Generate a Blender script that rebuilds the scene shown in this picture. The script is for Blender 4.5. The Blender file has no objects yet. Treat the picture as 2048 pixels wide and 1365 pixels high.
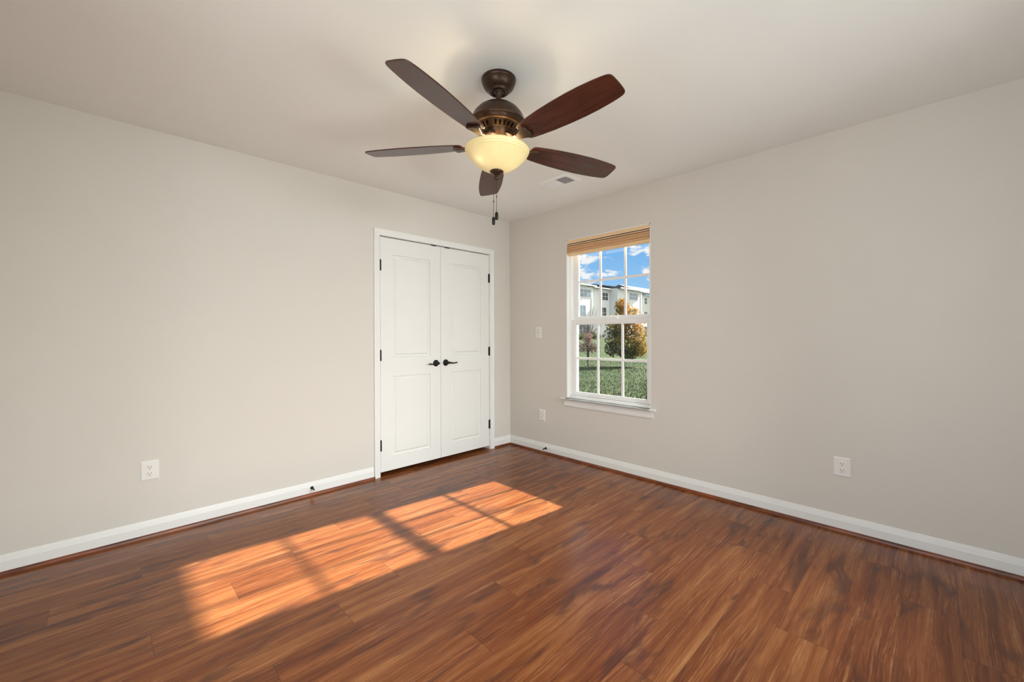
import bpy, bmesh, math, random
from mathutils import Vector, Matrix

random.seed(7)
SC = bpy.context.scene
COL = SC.collection
PI = math.pi

# ---------------------------------------------------------------- camera
FPX, Y0, YAW, CX, CY, CZ, ROLL = 832.53, 670.51, 0.79610, -3.19472, -3.29698, 1.19855, 0.0034002
W, HH = 2048.0, 1365.0
cam_d = bpy.data.cameras.new('camera')
cam = bpy.data.objects.new('camera', cam_d)
COL.objects.link(cam)
fw = Vector((math.cos(YAW), math.sin(YAW), 0)); rt = Vector((math.sin(YAW), -math.cos(YAW), 0)); up = Vector((0, 0, 1))
c_, s_ = math.cos(ROLL), math.sin(ROLL)
rt2 = c_ * rt - s_ * up
up2 = s_ * rt + c_ * up
M = Matrix.Identity(4)
for i in range(3):
    M[i][0] = rt2[i]; M[i][1] = up2[i]; M[i][2] = -fw[i]; M[i][3] = (CX, CY, CZ)[i]
cam.matrix_world = M
cam_d.sensor_width = 36.0
cam_d.lens = FPX / W * 36.0
cam_d.shift_y = (Y0 - HH / 2) / W
cam_d.clip_start = 0.02
cam_d.clip_end = 500
SC.camera = cam

# ---------------------------------------------------------------- exposure
vs = SC.view_settings
vs.view_transform = 'Standard'
vs.look = 'None'
vs.exposure = 0.0
vs.gamma = 1.0
vs.use_curve_mapping = False

# ---------------------------------------------------------------- node helpers
class NT:
    def __init__(self, tree):
        self.t = tree; self.n = tree.nodes; self.l = tree.links
    def new(self, typ, **kw):
        nd = self.n.new(typ)
        for k, v in kw.items():
            setattr(nd, k, v)
        return nd
    def put(self, sock, v):
        if isinstance(v, bpy.types.NodeSocket):
            self.l.new(v, sock)
        else:
            sock.default_value = v
    def m(self, op, a, b=0.0, c=0.0, clamp=False):
        nd = self.new('ShaderNodeMath', operation=op, use_clamp=clamp)
        self.put(nd.inputs[0], a); self.put(nd.inputs[1], b); self.put(nd.inputs[2], c)
        return nd.outputs[0]
    def xyz(self, x, y, z):
        nd = self.new('ShaderNodeCombineXYZ')
        for i, v in enumerate((x, y, z)):
            self.put(nd.inputs[i], v)
        return nd.outputs[0]
    def sep(self, v):
        nd = self.new('ShaderNodeSeparateXYZ'); self.put(nd.inputs[0], v)
        return nd.outputs
    def noise(self, vec, scale, detail=3.0, rough=0.5, dist=0.0):
        nd = self.new('ShaderNodeTexNoise')
        self.put(nd.inputs['Vector'], vec); nd.inputs['Scale'].default_value = scale
        nd.inputs['Detail'].default_value = detail; nd.inputs['Roughness'].default_value = rough
        nd.inputs['Distortion'].default_value = dist
        return nd.outputs['Fac']
    def white(self, vec):
        nd = self.new('ShaderNodeTexWhiteNoise', noise_dimensions='3D')
        self.put(nd.inputs['Vector'], vec)
        return nd.outputs['Value'], nd.outputs['Color']
    def ramp(self, fac, stops, interp='LINEAR'):
        nd = self.new('ShaderNodeValToRGB')
        cr = nd.color_ramp; cr.interpolation = interp
        while len(cr.elements) < len(stops):
            cr.elements.new(0.5)
        for e, (p, c) in zip(cr.elements, stops):
            e.position = p
            e.color = (c[0], c[1], c[2], 1) if isinstance(c, (tuple, list)) else (c, c, c, 1)
        self.put(nd.inputs[0], fac)
        return nd.outputs[0]
    def mix(self, fac, a, b, blend='MIX'):
        nd = self.new('ShaderNodeMix', data_type='RGBA', blend_type=blend)
        self.put(nd.inputs[0], fac)
        for s, v in ((nd.inputs[6], a), (nd.inputs[7], b)):
            self.put(s, (v[0], v[1], v[2], 1) if isinstance(v, (tuple, list)) else v)
        return nd.outputs[2]
    def smooth(self, v, lo, hi):
        nd = self.new('ShaderNodeMapRange', interpolation_type='SMOOTHSTEP')
        self.put(nd.inputs[0], v); nd.inputs[1].default_value = lo; nd.inputs[2].default_value = hi
        return nd.outputs[0]

# ---------------------------------------------------------------- sky
world = bpy.data.worlds.new('sky')
SC.world = world
world.use_nodes = True
wt = NT(world.node_tree)
for nd in list(wt.n):
    wt.n.remove(nd)
geo = wt.new('ShaderNodeNewGeometry')
gx, gy, gz = wt.sep(geo.outputs['Incoming'])
dx, dy, dz = [wt.m('MULTIPLY', v, -1.0) for v in (gx, gy, gz)]
blue = wt.ramp(dz, [(0.0, (0.50, 0.74, 0.97)), (0.10, (0.33, 0.62, 0.95)), (0.24, (0.13, 0.42, 0.88)), (1.0, (0.10, 0.30, 0.75))])
cvec = wt.xyz(dx, dy, wt.m('MULTIPLY', dz, 2.3))
c1 = wt.noise(cvec, 17.0, 5.0, 0.55, 0.3)
c2 = wt.noise(wt.xyz(wt.m('ADD', dx, 5.0), dy, wt.m('MULTIPLY', dz, 2.6)), 5.0, 2.0, 0.5)
cl = wt.m('ADD', wt.m('MULTIPLY', c1, 0.8), wt.m('MULTIPLY', c2, 0.35))
cfac = wt.smooth(cl, 0.585, 0.665)
sky = wt.mix(cfac, blue, (0.97, 0.96, 0.98))
# unseen southern sky, brightened to throw added light on the house fronts
south_fill = wt.smooth(wt.m('MULTIPLY', dy, -1.0), -0.15, 0.55)
sky = wt.mix(wt.m('MULTIPLY', south_fill, 0.9), sky, (1.4, 1.38, 1.36))
bg = wt.new('ShaderNodeBackground')
wt.l.new(sky, bg.inputs[0]); bg.inputs[1].default_value = 1.0
wo = wt.new('ShaderNodeOutputWorld')
wt.l.new(bg.outputs[0], wo.inputs[0])

# ---------------------------------------------------------------- lights
def lamp(name, kind, loc, direction=None, **kw):
    d = bpy.data.lights.new(name, kind)
    for k, v in kw.items():
        setattr(d, k, v)
    o = bpy.data.objects.new(name, d)
    COL.objects.link(o)
    o.location = loc
    if direction is not None:
        o.rotation_euler = Vector(direction).to_track_quat('-Z', 'Y').to_euler()
    return o

SUN_DIR = (-1.0, 0.104, -0.667)
lamp('sun', 'SUN', (12, -1, 9), SUN_DIR, energy=24, color=(1.0, 1.0, 0.96), angle=math.radians(0.95))
# unseen fill lamps added to brighten the room through openings behind the camera
lamp('rear_fill', 'AREA', (-1.50, -7.50, 2.65), (0.0, 1.0, -0.36), energy=650, color=(0.92, 0.99, 0.985),
     shape='RECTANGLE', size=2.5, size_y=3.6)
lamp('rear_upward_fill', 'AREA', (-1.85, -5.20, 0.45), (-0.05, 1.0, 0.40), energy=9, color=(0.92, 1.0, 0.985),
     shape='RECTANGLE', size=1.8, size_y=0.6, spread=math.radians(70))
lamp('side_fill', 'AREA', (-4.60, -3.0, 1.00), (1.0, -0.14, 0.0), energy=40, color=(0.95, 1.0, 0.985),
     shape='RECTANGLE', size=1.9, size_y=1.7)

# ---------------------------------------------------------------- materials
MATS = {}
def mat(name, color=(0.8, 0.8, 0.8), rough=0.5, metal=0.0, spec=0.5, coat=0.0):
    if name in MATS:
        return MATS[name]
    m = bpy.data.materials.new(name)
    m.use_nodes = True
    b = m.node_tree.nodes['Principled BSDF']
    b.inputs['Base Color'].default_value = (*color, 1)
    b.inputs['Roughness'].default_value = rough
    b.inputs['Metallic'].default_value = metal
    b.inputs['Specular IOR Level'].default_value = spec
    b.inputs['Coat Weight'].default_value = coat
    MATS[name] = m
    return m
def pr(m):
    return m.node_tree.nodes['Principled BSDF']
def objco(n):
    return n.new('ShaderNodeTexCoord').outputs['Object']

def painted(name, color, rough, bump_scale, bump):
    m = mat(name, color, rough, spec=0.3)
    n = NT(m.node_tree); co = objco(n)
    v = n.noise(co, 3.0, 2.0)
    col = n.mix(v, tuple(c * 0.985 for c in color), tuple(min(1, c * 1.015) for c in color))
    n.l.new(col, pr(m).inputs['Base Color'])
    bp = n.new('ShaderNodeBump'); bp.inputs['Strength'].default_value = bump; bp.inputs['Distance'].default_value = 0.002
    n.l.new(n.noise(co, bump_scale, 3.0), bp.inputs['Height'])
    n.l.new(bp.outputs[0], pr(m).inputs['Normal'])
    return m
M_WALL = painted('wall_paint', (0.680, 0.645, 0.588), 0.75, 320, 0.10)
M_CEIL = painted('ceiling_paint', (0.838, 0.842, 0.812), 0.85, 260, 0.14)
M_TRIM = painted('trim_paint', (0.820, 0.815, 0.790), 0.38, 60, 0.04)
M_DOOR = painted('door_paint', (0.800, 0.795, 0.765), 0.42, 150, 0.05)
M_VINYL = painted('window_vinyl', (0.90, 0.90, 0.88), 0.35, 50, 0.02)
M_PLATE = painted('plate_plastic', (0.80, 0.785, 0.745), 0.35, 50, 0.02)
M_VENT = painted('vent_enamel', (0.86, 0.86, 0.86), 0.4, 50, 0.02)
M_BLACK = mat('black_metal', (0.012, 0.011, 0.010), 0.35, 0.6)
M_DARK = mat('flat_black', (0.006, 0.006, 0.006), 0.9)
M_SLOT = mat('slot_dark', (0.05, 0.045, 0.04), 0.7)
M_RUBBER = mat('white_rubber', (0.75, 0.74, 0.70), 0.6)

def floor_material(name, single=False):
    m = mat(name, (0.25, 0.08, 0.03), 0.3)
    n = NT(m.node_tree); co = objco(n)
    x, y, z = n.sep(co)
    k = n.m('FLOOR', n.m('DIVIDE', n.m('SUBTRACT', -0.896, y), 0.176))
    xs = n.m('ADD', n.m('ADD', x, 0.015), n.m('MULTIPLY', n.m('ADD', k, 1.0), 0.305))
    cidx = n.m('FLOOR', n.m('DIVIDE', xs, 1.22))
    rv, rc = n.white(n.xyz(k, cidx, 3.3))
    r1, r2, r3 = n.sep(rc)
    fy = n.m('FRACT', n.m('DIVIDE', n.m('SUBTRACT', -0.896, y), 0.176))
    fx = n.m('FRACT', n.m('DIVIDE', xs, 1.22))
    ey = n.m('MULTIPLY', n.m('MINIMUM', fy, n.m('SUBTRACT', 1.0, fy)), 0.176)
    ex = n.m('MULTIPLY', n.m('MINIMUM', fx, n.m('SUBTRACT', 1.0, fx)), 1.22)
    px = n.m('ADD', x, n.m('MULTIPLY', r1, 23.0))
    py = n.m('ADD', y, n.m('MULTIPLY', r2, 17.0))
    # slow figure that bends the grain
    low = n.noise(n.xyz(n.m('MULTIPLY', px, 1.1), n.m('MULTIPLY', py, 6.0), r3), 1.0, 2.0, 0.45, 0.3)
    smoke = n.noise(n.xyz(n.m('MULTIPLY', px, 2.2), n.m('MULTIPLY', py, 9.0), n.m('ADD', r3, 4.0)), 1.0, 3.0, 0.55, 0.9)
    yy = n.m('ADD', py, n.m('ADD', n.m('MULTIPLY', low, 0.075), n.m('MULTIPLY', smoke, 0.022)))
    broad = n.noise(n.xyz(n.m('MULTIPLY', px, 1.3), n.m('MULTIPLY', yy, 24.0), r3), 1.0, 4.0, 0.55, 0.2)
    mid = n.noise(n.xyz(n.m('MULTIPLY', px, 2.4), n.m('MULTIPLY', yy, 150.0), r3), 1.0, 3.0, 0.6)
    fine = n.noise(n.xyz(n.m('MULTIPLY', px, 14.0), n.m('MULTIPLY', yy, 380.0), r3), 1.0, 2.0, 0.6)
    mask = n.noise(n.xyz(n.m('MULTIPLY', px, 1.8), n.m('MULTIPLY', yy, 13.0), n.m('ADD', r3, 9.0)), 1.0, 3.0, 0.55, 0.3)
    val = n.m('ADD', n.m('MULTIPLY', broad, 0.52), n.m('ADD', n.m('MULTIPLY', mid, 0.26), n.m('MULTIPLY', fine, 0.22)))
    val = n.m('ADD', val, n.m('MULTIPLY', n.m('SUBTRACT', rv, 0.5), 0.10))
    col = n.ramp(val, [(0.30, (0.070, 0.0160, 0.0046)), (0.42, (0.150, 0.0390, 0.0105)), (0.52, (0.215, 0.0650, 0.0185)),
                       (0.62, (0.290, 0.1080, 0.0345)), (0.73, (0.385, 0.168, 0.060))])
    lines = n.m('MULTIPLY', n.smooth(n.m('ADD', n.m('MULTIPLY', mid, 0.62), n.m('MULTIPLY', fine, 0.38)), 0.50, 0.62), n.smooth(mask, 0.46, 0.62))
    col = n.mix(n.m('MULTIPLY', lines, 0.34), col, (0.470, 0.230, 0.095))
    sm = n.smooth(smoke, 0.51, 0.70)
    col = n.mix(n.m('MULTIPLY', sm, 0.72), col, (0.060, 0.020, 0.012))
    seam = n.m('MAXIMUM', n.m('SUBTRACT', 1.0, n.smooth(ey, 0.0004, 0.0016)), n.m('SUBTRACT', 1.0, n.smooth(ex, 0.0004, 0.0018)))
    if not single:
        col = n.mix(n.m('MULTIPLY', seam, 0.55), col, (0.050, 0.016, 0.009))
    b = pr(m)
    n.l.new(col, b.inputs['Base Color'])
    n.put(b.inputs['Roughness'], n.m('ADD', 0.19, n.m('MULTIPLY', fine, 0.06)))
    b.inputs['Specular IOR Level'].default_value = 0.30
    bp = n.new('ShaderNodeBump'); bp.inputs['Strength'].default_value = 0.12; bp.inputs['Distance'].default_value = 0.001
    n.put(bp.inputs['Height'], n.m('SUBTRACT', n.m('MULTIPLY', fine, 0.5), seam))
    n.l.new(bp.outputs[0], b.inputs['Normal'])
    return m
M_FLOOR = floor_material('laminate_planks')

def wood(name, dark, light, axis, rough, spec=0.5, fs=1.0):
    m = mat(name, light, rough, spec=spec)
    n = NT(m.node_tree); co = objco(n)
    s = n.sep(co)
    a = s[axis]
    o = [s[i] for i in range(3) if i != axis]
    v = n.xyz(n.m('MULTIPLY', a, 4.0 * fs), n.m('MULTIPLY', o[0], 90.0 * fs), n.m('MULTIPLY', o[1], 90.0 * fs))
    f = n.noise(v, 1.0, 4.0, 0.6, 0.4)
    f2 = n.noise(n.xyz(n.m('MULTIPLY', a, 9.0), n.m('MULTIPLY', o[0], 22.0), o[1]), 1.0, 2.0, 0.5)
    col = n.ramp(n.m('ADD', n.m('MULTIPLY', f, 0.65), n.m('MULTIPLY', f2, 0.35)), [(0.32, dark), (0.66, light)])
    n.l.new(col, pr(m).inputs['Base Color'])
    return m
M_SHOE = wood('shoe_wood_left', (0.055, 0.013, 0.006), (0.270, 0.068, 0.018), 0, 0.35)
M_SHOE_Y = wood('shoe_wood_right', (0.055, 0.013, 0.006), (0.270, 0.068, 0.018), 1, 0.35)
M_BLADE = wood('fan_blade_wood', (0.030, 0.0085, 0.005), (0.082, 0.022, 0.0125), 0, 0.27)
M_BRONZE = mat('oiled_bronze', (0.050, 0.026, 0.014), 0.36, 0.55, 0.5)
n = NT(M_BRONZE.node_tree)
n.l.new(n.ramp(n.noise(objco(n), 60.0, 3.0), [(0.3, (0.038, 0.019, 0.010)), (0.7, (0.065, 0.034, 0.018))]), pr(M_BRONZE).inputs['Base Color'])

def bowl_material():
    m = mat('amber_glass', (0.9, 0.8, 0.55), 0.3)
    n = NT(m.node_tree); b = pr(m)
    co = objco(n)
    v = n.noise(co, 14.0, 4.0, 0.6, 1.2)
    col = n.mix(v, (0.70, 0.56, 0.25), (0.80, 0.69, 0.38))
    n.l.new(col, b.inputs['Base Color']); b.inputs['Roughness'].default_value = 0.42
    tr = n.new('ShaderNodeBsdfTranslucent')
    n.l.new(n.mix(v, (0.95, 0.86, 0.56), (1.0, 0.95, 0.72)), tr.inputs[0])
    mx = n.new('ShaderNodeMixShader'); mx.inputs[0].default_value = 0.026
    n.l.new(b.outputs[0], mx.inputs[1]); n.l.new(tr.outputs[0], mx.inputs[2])
    n.l.new(mx.outputs[0], n.n['Material Output'].inputs[0])
    return m
M_BOWL = bowl_material()

def fabric_material():
    m = mat('blind_fabric', (0.62, 0.34, 0.15), 0.8, spec=0.2)
    n = NT(m.node_tree); b = pr(m); co = objco(n); x, y, z = n.sep(co)
    f = n.noise(n.xyz(n.m('MULTIPLY', x, 100), n.m('MULTIPLY', y, 12.0), n.m('MULTIPLY', z, 300.0)), 1.0, 3.0, 0.6)
    n.l.new(n.ramp(f, [(0.3, (0.78, 0.53, 0.30)), (0.7, (0.88, 0.65, 0.41))]), b.inputs['Base Color'])
    tr = n.new('ShaderNodeBsdfTranslucent'); tr.inputs[0].default_value = (0.85, 0.52, 0.24, 1)
    mx = n.new('ShaderNodeMixShader'); mx.inputs[0].default_value = 0.3
    n.l.new(b.outputs[0], mx.inputs[1]); n.l.new(tr.outputs[0], mx.inputs[2])
    n.l.new(mx.outputs[0], n.n['Material Output'].inputs[0])
    return m
M_FABRIC = fabric_material()
M_BLINDRAIL = wood('blind_rail_finish', (0.80, 0.53, 0.28), (0.88, 0.62, 0.36), 1, 0.45)

def glass_material():
    m = bpy.data.materials.new('pane_glass'); m.use_nodes = True
    n = NT(m.node_tree)
    out = n.n['Material Output']; n.n.remove(n.n['Principled BSDF'])
    tr = n.new('ShaderNodeBsdfTransparent'); tr.inputs[0].default_value = (0.97, 0.985, 0.98, 1)
    gl = n.new('ShaderNodeBsdfGlossy'); gl.inputs['Roughness'].default_value = 0.02
    fr = n.new('ShaderNodeFresnel'); fr.inputs[0].default_value = 1.35
    mx = n.new('ShaderNodeMixShader')
    n.l.new(n.m('MULTIPLY', fr.outputs[0], 0.8), mx.inputs[0]); n.l.new(tr.outputs[0], mx.inputs[1]); n.l.new(gl.outputs[0], mx.inputs[2])
    n.l.new(mx.outputs[0], out.inputs[0])
    return m
M_GLASS = glass_material()

def siding_material(name, color):
    m = mat(name, color, 0.6, spec=0.3)
    n = NT(m.node_tree); co = objco(n); x, y, z = n.sep(co)
    f = n.m('FRACT', n.m('DIVIDE', z, 0.20))
    n.l.new(n.mix(n.m('MULTIPLY', n.smooth(f, 0.85, 1.0), 0.18), color, tuple(c * 0.6 for c in color)), pr(m).inputs['Base Color'])
    return m
M_SIDE_W = siding_material('white_siding', (0.86, 0.83, 0.84))
M_SIDE_SHADE = siding_material('white_siding_shaded', (0.76, 0.76, 0.80))  # white siding with the side wall's shade put into its colour
M_SIDE_T = siding_material('tan_siding', (0.74, 0.71, 0.66))
M_ROOF = mat('grey_shingles', (0.36, 0.37, 0.38), 0.85)
n = NT(M_ROOF.node_tree)
n.l.new(n.ramp(n.noise(objco(n), 9.0, 4.0), [(0.3, (0.10, 0.105, 0.11)), (0.7, (0.16, 0.16, 0.165))]), pr(M_ROOF).inputs['Base Color'])
M_ROOFDARK = mat('dark_shingles', (0.05, 0.055, 0.07), 0.85)
M_EXTRIM = mat('exterior_trim', (0.88, 0.88, 0.87), 0.5)
M_HGLASS = mat('house_window_glass', (0.22, 0.28, 0.34), 0.12, spec=0.8)
M_HGLASSD = mat('house_window_glass_dark', (0.05, 0.065, 0.08), 0.12, spec=0.8)
M_BARK = mat('bark', (0.075, 0.055, 0.045), 0.9)
n = NT(M_BARK.node_tree)
n.l.new(n.ramp(n.noise(objco(n), 25.0, 4.0), [(0.3, (0.05, 0.037, 0.03)), (0.7, (0.11, 0.085, 0.07))]), pr(M_BARK).inputs['Base Color'])

def leaf_material(name, stops, scale=1.6):
    m = mat(name, (0.2, 0.2, 0.05), 0.6, spec=0.2)
    n = NT(m.node_tree); b = pr(m); co = objco(n)
    x, y, z = n.sep(co)
    v = n.m('ADD', n.noise(co, scale, 3.0, 0.7), n.m('MULTIPLY', n.noise(co, 14.0, 1.0), 0.25))
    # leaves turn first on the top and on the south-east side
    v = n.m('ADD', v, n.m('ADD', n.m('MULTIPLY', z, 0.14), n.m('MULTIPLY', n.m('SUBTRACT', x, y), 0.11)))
    col = n.ramp(v, stops)
    n.l.new(col, b.inputs['Base Color'])
    tr = n.new('ShaderNodeBsdfTranslucent'); n.l.new(col, tr.inputs[0])
    mx = n.new('ShaderNodeMixShader'); mx.inputs[0].default_value = 0.4
    n.l.new(b.outputs[0], mx.inputs[1]); n.l.new(tr.outputs[0], mx.inputs[2])
    n.l.new(mx.outputs[0], n.n['Material Output'].inputs[0])
    return m
M_MAPLE = leaf_material('maple_leaves', [(0.60, (0.028, 0.045, 0.011)), (0.76, (0.085, 0.090, 0.017)), (0.92, (0.27, 0.165, 0.018)), (1.06, (0.43, 0.22, 0.045))])
M_PURPLE = leaf_material('plum_leaves', [(0.45, (0.09, 0.055, 0.045)), (0.8, (0.22, 0.13, 0.10))])
M_SHRUB = leaf_material('shrub_leaves', [(0.45, (0.05, 0.07, 0.025)), (0.9, (0.16, 0.17, 0.05))])

def lawn_material():
    m = mat('lawn_grass', (0.15, 0.22, 0.06), 0.9, spec=0.1)
    n = NT(m.node_tree); co = objco(n)
    a = n.noise(co, 0.55, 4.0, 0.6)
    b_ = n.noise(co, 7.0, 4.0, 0.7)
    c = n.ramp(n.m('ADD', n.m('MULTIPLY', a, 0.6), n.m('MULTIPLY', b_, 0.4)),
               [(0.36, (0.024, 0.044, 0.011)), (0.50, (0.046, 0.068, 0.019)), (0.62, (0.080, 0.084, 0.035)), (0.75, (0.13, 0.113, 0.068))])
    n.l.new(c, pr(m).inputs['Base Color'])
    bp = n.new('ShaderNodeBump'); bp.inputs['Strength'].default_value = 0.8; bp.inputs['Distance'].default_value = 0.05
    n.l.new(n.noise(co, 22.0, 3.0, 0.7), bp.inputs['Height']); n.l.new(bp.outputs[0], pr(m).inputs['Normal'])
    return m
M_LAWN = lawn_material()
M_BLADEG = mat('grass_blades', (0.17, 0.26, 0.07), 0.7, spec=0.2)
n = NT(M_BLADEG.node_tree)
n.l.new(n.ramp(n.noise(objco(n), 1.3, 4.0, 0.7), [(0.34, (0.024, 0.045, 0.010)), (0.5, (0.048, 0.074, 0.020)), (0.68, (0.105, 0.102, 0.048))]), pr(M_BLADEG).inputs['Base Color'])

# ---------------------------------------------------------------- mesh helpers
class MB:
    """Collects shapes, then links them as ONE mesh object."""
    def __init__(self):
        self.v = []; self.f = []; self.sm = []
    def add(self, verts, faces, smooth=False):
        b = len(self.v)
        self.v += [tuple(p) for p in verts]
        self.f += [tuple(b + i for i in f) for f in faces]
        self.sm += [smooth] * len(faces)
        return self
    def box(self, a, b):
        x0, x1 = sorted((a[0], b[0])); y0, y1 = sorted((a[1], b[1])); z0, z1 = sorted((a[2], b[2]))
        v = [(x0, y0, z0), (x1, y0, z0), (x1, y1, z0), (x0, y1, z0), (x0, y0, z1), (x1, y0, z1), (x1, y1, z1), (x0, y1, z1)]
        return self.add(v, [(3, 2, 1, 0), (4, 5, 6, 7), (0, 1, 5, 4), (1, 2, 6, 5), (2, 3, 7, 6), (3, 0, 4, 7)])
    def extrude(self, prof, fn, t0, t1, smooth=False):
        """closed 2D profile swept straight: fn(p, t) -> xyz"""
        k = len(prof)
        v = [fn(p, t0) for p in prof] + [fn(p, t1) for p in prof]
        f = [(i, (i + 1) % k, k + (i + 1) % k, k + i) for i in range(k)]
        self.add(v, f, smooth)
        b = len(self.v) - 2 * k
        self.f += [tuple(b + i for i in range(k))[::-1], tuple(b + k + i for i in range(k))]
        self.sm += [False, False]
        return self
    def lathe(self, prof, seg=48, c=(0, 0, 0), axis=None, smooth=True, capped=True):
        """profile of (radius, height) turned about +Z at c (or about axis)"""
        rot = Vector((0, 0, 1)).rotation_difference(Vector(axis)).to_matrix() if axis is not None else Matrix.Identity(3)
        c = Vector(c); v = []; f = []
        for (r, z) in prof:
            for i in range(seg):
                a = 2 * PI * i / seg
                v.append(c + rot @ Vector((r * math.cos(a), r * math.sin(a), z)))
        for j in range(len(prof) - 1):
            for i in range(seg):
                f.append((j * seg + i, j * seg + (i + 1) % seg, (j + 1) * seg + (i + 1) % seg, (j + 1) * seg + i))
        self.add(v, f, smooth)
        if capped:
            b = len(self.v) - len(v)
            self.f += [tuple(b + i for i in range(seg))[::-1], tuple(b + (len(prof) - 1) * seg + i for i in range(seg))]
            self.sm += [False, False]
        return self
    def tube(self, pts, radii, seg=8, smooth=True):
        pts = [Vector(p) for p in pts]
        if not isinstance(radii, (list, tuple)):
            radii = [radii] * len(pts)
        v = []; f = []
        u = None
        for i, p in enumerate(pts):
            d = (pts[min(i + 1, len(pts) - 1)] - pts[max(i - 1, 0)]).normalized()
            if u is None:
                u = d.orthogonal().normalized()
            else:
                u = (u - d * u.dot(d)).normalized()
            w = d.cross(u)
            for k in range(seg):
                a = 2 * PI * k / seg
                v.append(p + (u * math.cos(a) + w * math.sin(a)) * radii[i])
        for j in range(len(pts) - 1):
            for k in range(seg):
                f.append((j * seg + k, j * seg + (k + 1) % seg, (j + 1) * seg + (k + 1) % seg, (j + 1) * seg + k))
        f.append(tuple(range(seg))[::-1]); f.append(tuple((len(pts) - 1) * seg + k for k in range(seg)))
        return self.add(v, f, smooth)
    def build(self, name, material, parent=None, bevel=0.0, seg=2, loc=None):
        me = bpy.data.meshes.new(name)
        me.from_pydata(self.v, [], self.f)
        me.update()
        me.polygons.foreach_set('use_smooth', self.sm)
        bm = bmesh.new(); bm.from_mesh(me)
        bmesh.ops.recalc_face_normals(bm, faces=bm.faces)
        bm.to_mesh(me); bm.free()
        me.materials.append(material)
        o = bpy.data.objects.new(name, me)
        COL.objects.link(o)
        if loc is not None:
            o.location = loc
        if parent is not None:
            o.parent = parent
        if bevel > 0:
            md = o.modifiers.new('bevel', 'BEVEL')
            md.width = bevel; md.segments = seg; md.limit_method = 'ANGLE'; md.angle_limit = math.radians(40)
        return o

def tag(o, label=None, cat=None, group=None, kind=None):
    if label: o['label'] = label
    if cat: o['category'] = cat
    if group: o['group'] = group
    if kind: o['kind'] = kind
    return o
def empty(name, loc=(0, 0, 0)):
    o = bpy.data.objects.new(name, None)
    o.empty_display_size = 0.1
    COL.objects.link(o)
    o.location = loc
    return o
def struct(o, label, cat):
    return tag(o, label, cat, kind='structure')

# ================================================================ the room
H = 2.44
XB, YB = -3.86, -3.86            # the two walls behind the camera
WT = 0.14
# closet opening in the left wall, window opening in the right wall
DX0, DX1, DZ1 = -1.533, -0.297, 2.050
WY0, WY1, WZ0, WZ1 = -1.657, -0.788, 0.574, 2.112

struct(MB().box((XB - WT, YB - WT, -0.12), (WT, 0.80, 0.0)).build('floor', M_FLOOR), 'glossy red brown laminate plank floor with dark grain', 'floor')
struct(MB().box((XB - WT, YB - WT, H), (WT, 0.80, H + 0.12)).build('ceiling', M_CEIL), 'plain warm white painted ceiling', 'ceiling')
w = MB()
w.box((XB, 0, 0), (DX0, WT, H)); w.box((DX1, 0, 0), (0, WT, H)); w.box((DX0, 0, DZ1), (DX1, WT, H))
struct(w.build('wall_left', M_WALL), 'long greige painted wall holding the closet doors', 'wall')
w = MB()
w.box((0, YB, 0), (WT, WY0, H)); w.box((0, WY1, 0), (WT, 0.8, H)); w.box((0, WY0, 0), (WT, WY1, WZ0)); w.box((0, WY0, WZ1), (WT, WY1, H))
struct(w.build('wall_right', M_WALL), 'long greige painted wall holding the window', 'wall')
# walls behind the camera, each with an opening added to let fill light in
w = MB()
w.box((XB, YB - WT, 0), (-2.8, YB, H)); w.box((-0.7, YB - WT, 0), (0, YB, H))
w.box((-2.8, YB - WT, 0), (-0.7, YB, 0.6)); w.box((-2.8, YB - WT, 2.0), (-0.7, YB, H))
struct(w.build('wall_back', M_WALL), 'greige wall behind the camera with a wide opening added for fill light', 'wall')
w = MB()
w.box((XB - WT, YB, 0), (XB, -3.78, H)); w.box((XB - WT, -2.1, 0), (XB, WT, H)); w.box((XB - WT, -3.78, 2.1), (XB, -2.1, H))
struct(w.build('wall_back_left', M_WALL), 'greige wall behind the camera with an opening added for fill light', 'wall')
# closet behind the double doors
w = MB()
w.box((-1.75, 0.66, 0), (-0.10, 0.72, H)); w.box((-1.81, WT, 0), (-1.75, 0.72, H)); w.box((-0.10, WT, 0), (0.0, 0.72, H))
struct(w.build('wall_closet', M_DARK), 'dark closet interior behind the double doors', 'wall')

# baseboards with a quarter round shoe moulding
BASE = [(0, 0.018), (0.012, 0.018), (0.0125, 0.066), (0.0105, 0.0675), (0.0085, 0.078), (0.0080, 0.081), (0.0070, 0.082), (0.0045, 0.094), (0.003, 0.0985), (0, 0.100)]
SHOE = [(0, 0)] + [(0.0245 - 0.0105 * (1 - math.cos(a)), 0.019 * math.sin(a)) for a in [0, 0.3, 0.6, 0.9, 1.2, PI / 2]] + [(0, 0.019)]
fl = lambda p, t: (t, -p[0], p[1])
fr = lambda p, t: (-p[0], t, p[1])
for nm, fn, a, b, sm, lab in (('baseboard_left', fl, XB, -1.592, M_SHOE, 'white baseboard with dark wood shoe along the left wall'),
                              ('baseboard_corner', fl, -0.2465, 0.0, M_SHOE, 'short white baseboard between closet casing and room corner'),
                              ('baseboard_right', fr, YB, 0.0, M_SHOE_Y, 'white baseboard with dark wood shoe under the window wall')):
    o = struct(MB().extrude(BASE, fn, a, b).build(nm, M_TRIM), lab, 'baseboard')
    a2 = a
    b2 = -1.586 if nm == 'baseboard_left' else b
    s = MB().extrude(SHOE, fn, a2, b2, smooth=False).build('shoe_moulding', sm, o)
    s['label'] = 'dark red wood quarter round moulding'

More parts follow.
